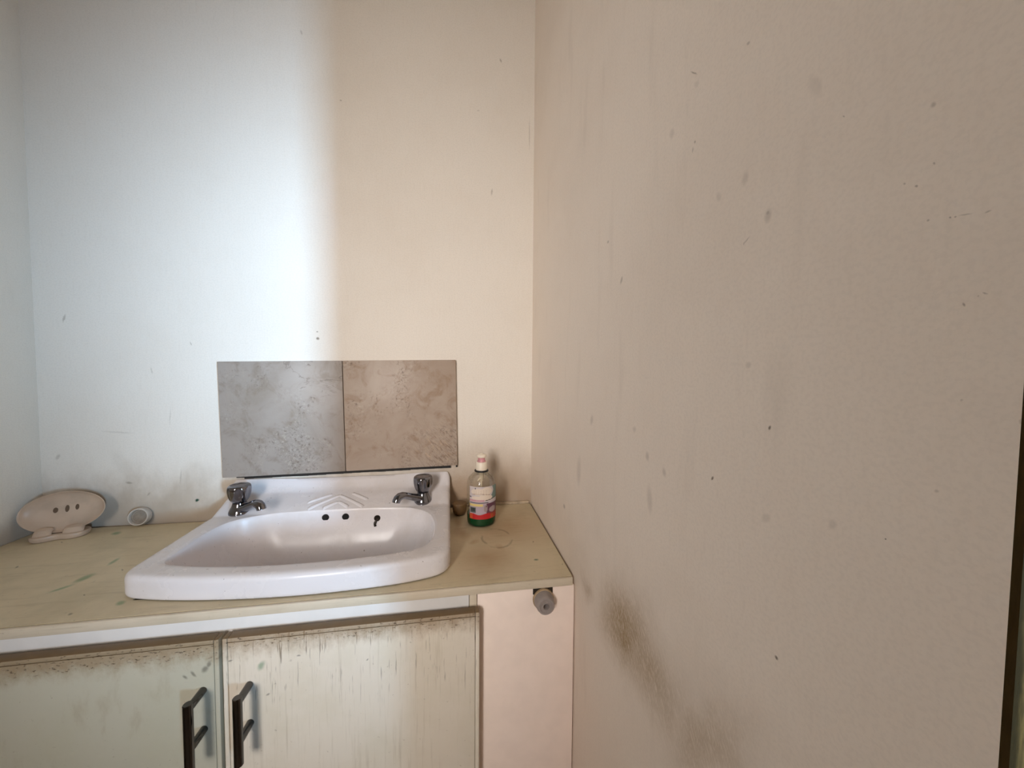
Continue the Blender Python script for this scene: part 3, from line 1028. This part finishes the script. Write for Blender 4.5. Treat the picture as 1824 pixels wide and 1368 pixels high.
loft(bm, [[p + Vector((0, 0, z)) for p in peanut(s)] for s, z in ((0.95, 0.0008), (0.97, 0.0018), (1.0, 0.0060), (1.0, 0.0095), (0.97, 0.0112), (0.90, 0.0118))], True, True)
part('foot', bm, M_dish, dish)
for off, wd in ((-0.026, 0.0150), (0.0235, 0.0175)):
    bm = bmesh.new()
    sweep(bm, [FC + FD * off + FP * -0.008 + Vector((0, 0, 0.006)), FC + FD * off + FP * -0.0095 + Vector((0, 0, 0.012)), FC + FD * off + FP * -0.006 + Vector((0, 0, 0.0175)), FC + FD * off + FP * 0.003 + Vector((0, 0, 0.0215))],
          [(wd, 0.0055), (wd, 0.0060), (wd, 0.0058), (wd * 0.94, 0.005)], 20, FP)
    part('bracket', bm, M_dish, dish)

# ------------------------------------------------------------------ loose caps
M_lid = simple('milky_grey_plastic', (204, 196, 186), 0.4, var=0.1, scale=70)
M_lid_in = simple('dusty_recess', (150, 138, 124), 0.7, var=0.2, scale=120)
lid = empty('bottle_cap', (-1.005, -0.02, 0.0), 'round translucent cap propped against the wall beside the soap dish', 'cap')
LM = Matrix.Translation((-1.0055, -0.0045, 0.0222)) @ Matrix.Rotation(math.radians(8), 4, 'Z') @ Matrix.Rotation(PI / 2 - 0.16, 4, 'X')
bm = bmesh.new()
lathe(bm, [(0.0, 0.0012), (0.0195, 0.0012), (0.0212, 0.0024), (0.0216, 0.006), (0.0208, 0.0165), (0.0200, 0.0178), (0.0184, 0.0178), (0.0176, 0.0165), (0.0172, 0.0085)], 44, LM)
part('rim', bm, M_lid, lid)
bm = bmesh.new()
lathe(bm, [(0.0, 0.0108), (0.0110, 0.0106), (0.0122, 0.0098), (0.0130, 0.0106), (0.0171, 0.0102), (0.0171, 0.0080)], 40, LM)
part('recess', bm, M_lid_in, lid, label='dusty recessed face')

M_stub = simple('dull_brown_plastic', (112, 84, 50), 0.55, var=0.2, scale=70)
M_scum = simple('dark_scum', (50, 34, 20), 0.8, var=0.3, scale=150)
stub = empty('brown_cap', (-0.2125, -0.062, 0.0), 'dull brown rounded cap tucked between the basin and the soap bottle', 'cap')
bm = bmesh.new()
lathe(bm, [(0.0, 0.0006), (0.0110, 0.0006), (0.0150, 0.0030), (0.0178, 0.0085), (0.0192, 0.0160), (0.0196, 0.0260), (0.0192, 0.0310), (0.0180, 0.0330), (0.0150, 0.0336), (0.0, 0.0338)], 40, Matrix.Translation((-0.2130, -0.0620, 0.0)))
part('shell', bm, M_stub, stub)
bm = bmesh.new()
lathe(bm, [(0.0184, 0.0285), (0.0200, 0.0290), (0.0202, 0.0302), (0.0196, 0.0312), (0.0184, 0.0314)], 40, Matrix.Translation((-0.2130, -0.0620, 0.0)))
part('bead', bm, M_stub, stub)

# ------------------------------------------------------------------ rubber door stop under the worktop edge
M_rub = simple('grey_rubber', (150, 140, 136), 0.55, var=0.1, scale=90)
M_rub2 = simple('beige_mount', (176, 152, 122), 0.6, var=0.15, scale=90)
ds = empty('door_stop', (-0.0625, -0.398, -0.0345), 'grey rubber door stop with a screw hole on the end panel under the worktop', 'door stop')
DM = Matrix.Translation((-0.0640, YF + 0.0012, -0.0355)) @ Matrix.Rotation(PI / 2, 4, 'X')
bm = bmesh.new()
lathe(bm, [(0.0188, 0.0), (0.0186, 0.008), (0.0172, 0.020), (0.0160, 0.0245), (0.0142, 0.0262), (0.0118, 0.0262), (0.0108, 0.0250), (0.0078, 0.0250), (0.0070, 0.0262), (0.0058, 0.0262), (0.0050, 0.0250), (0.0048, 0.010)], 44, DM, cap1=False)
part('buffer', bm, M_rub, ds)
bm = bmesh.new()
lathe(bm, [(0.0, 0.0122), (0.0049, 0.0122), (0.0049, 0.0100), (0.0, 0.0100)], 24, DM)
part('screw_hole', bm, M_black, ds)
bm = bmesh.new()
lathe(bm, [(0.0, 0.0005), (0.0200, 0.0005), (0.0204, 0.0030), (0.0196, 0.0062), (0.0170, 0.0070)], 44, DM)
part('mount_plate', bm, M_rub2, ds)
boxpart('notch_shade', (-0.0835, -0.0455, YF - 0.0002, YF + 0.0017, -0.0260, -0.0158), M_dark, ds)  # dark block painting the shade above the door stop
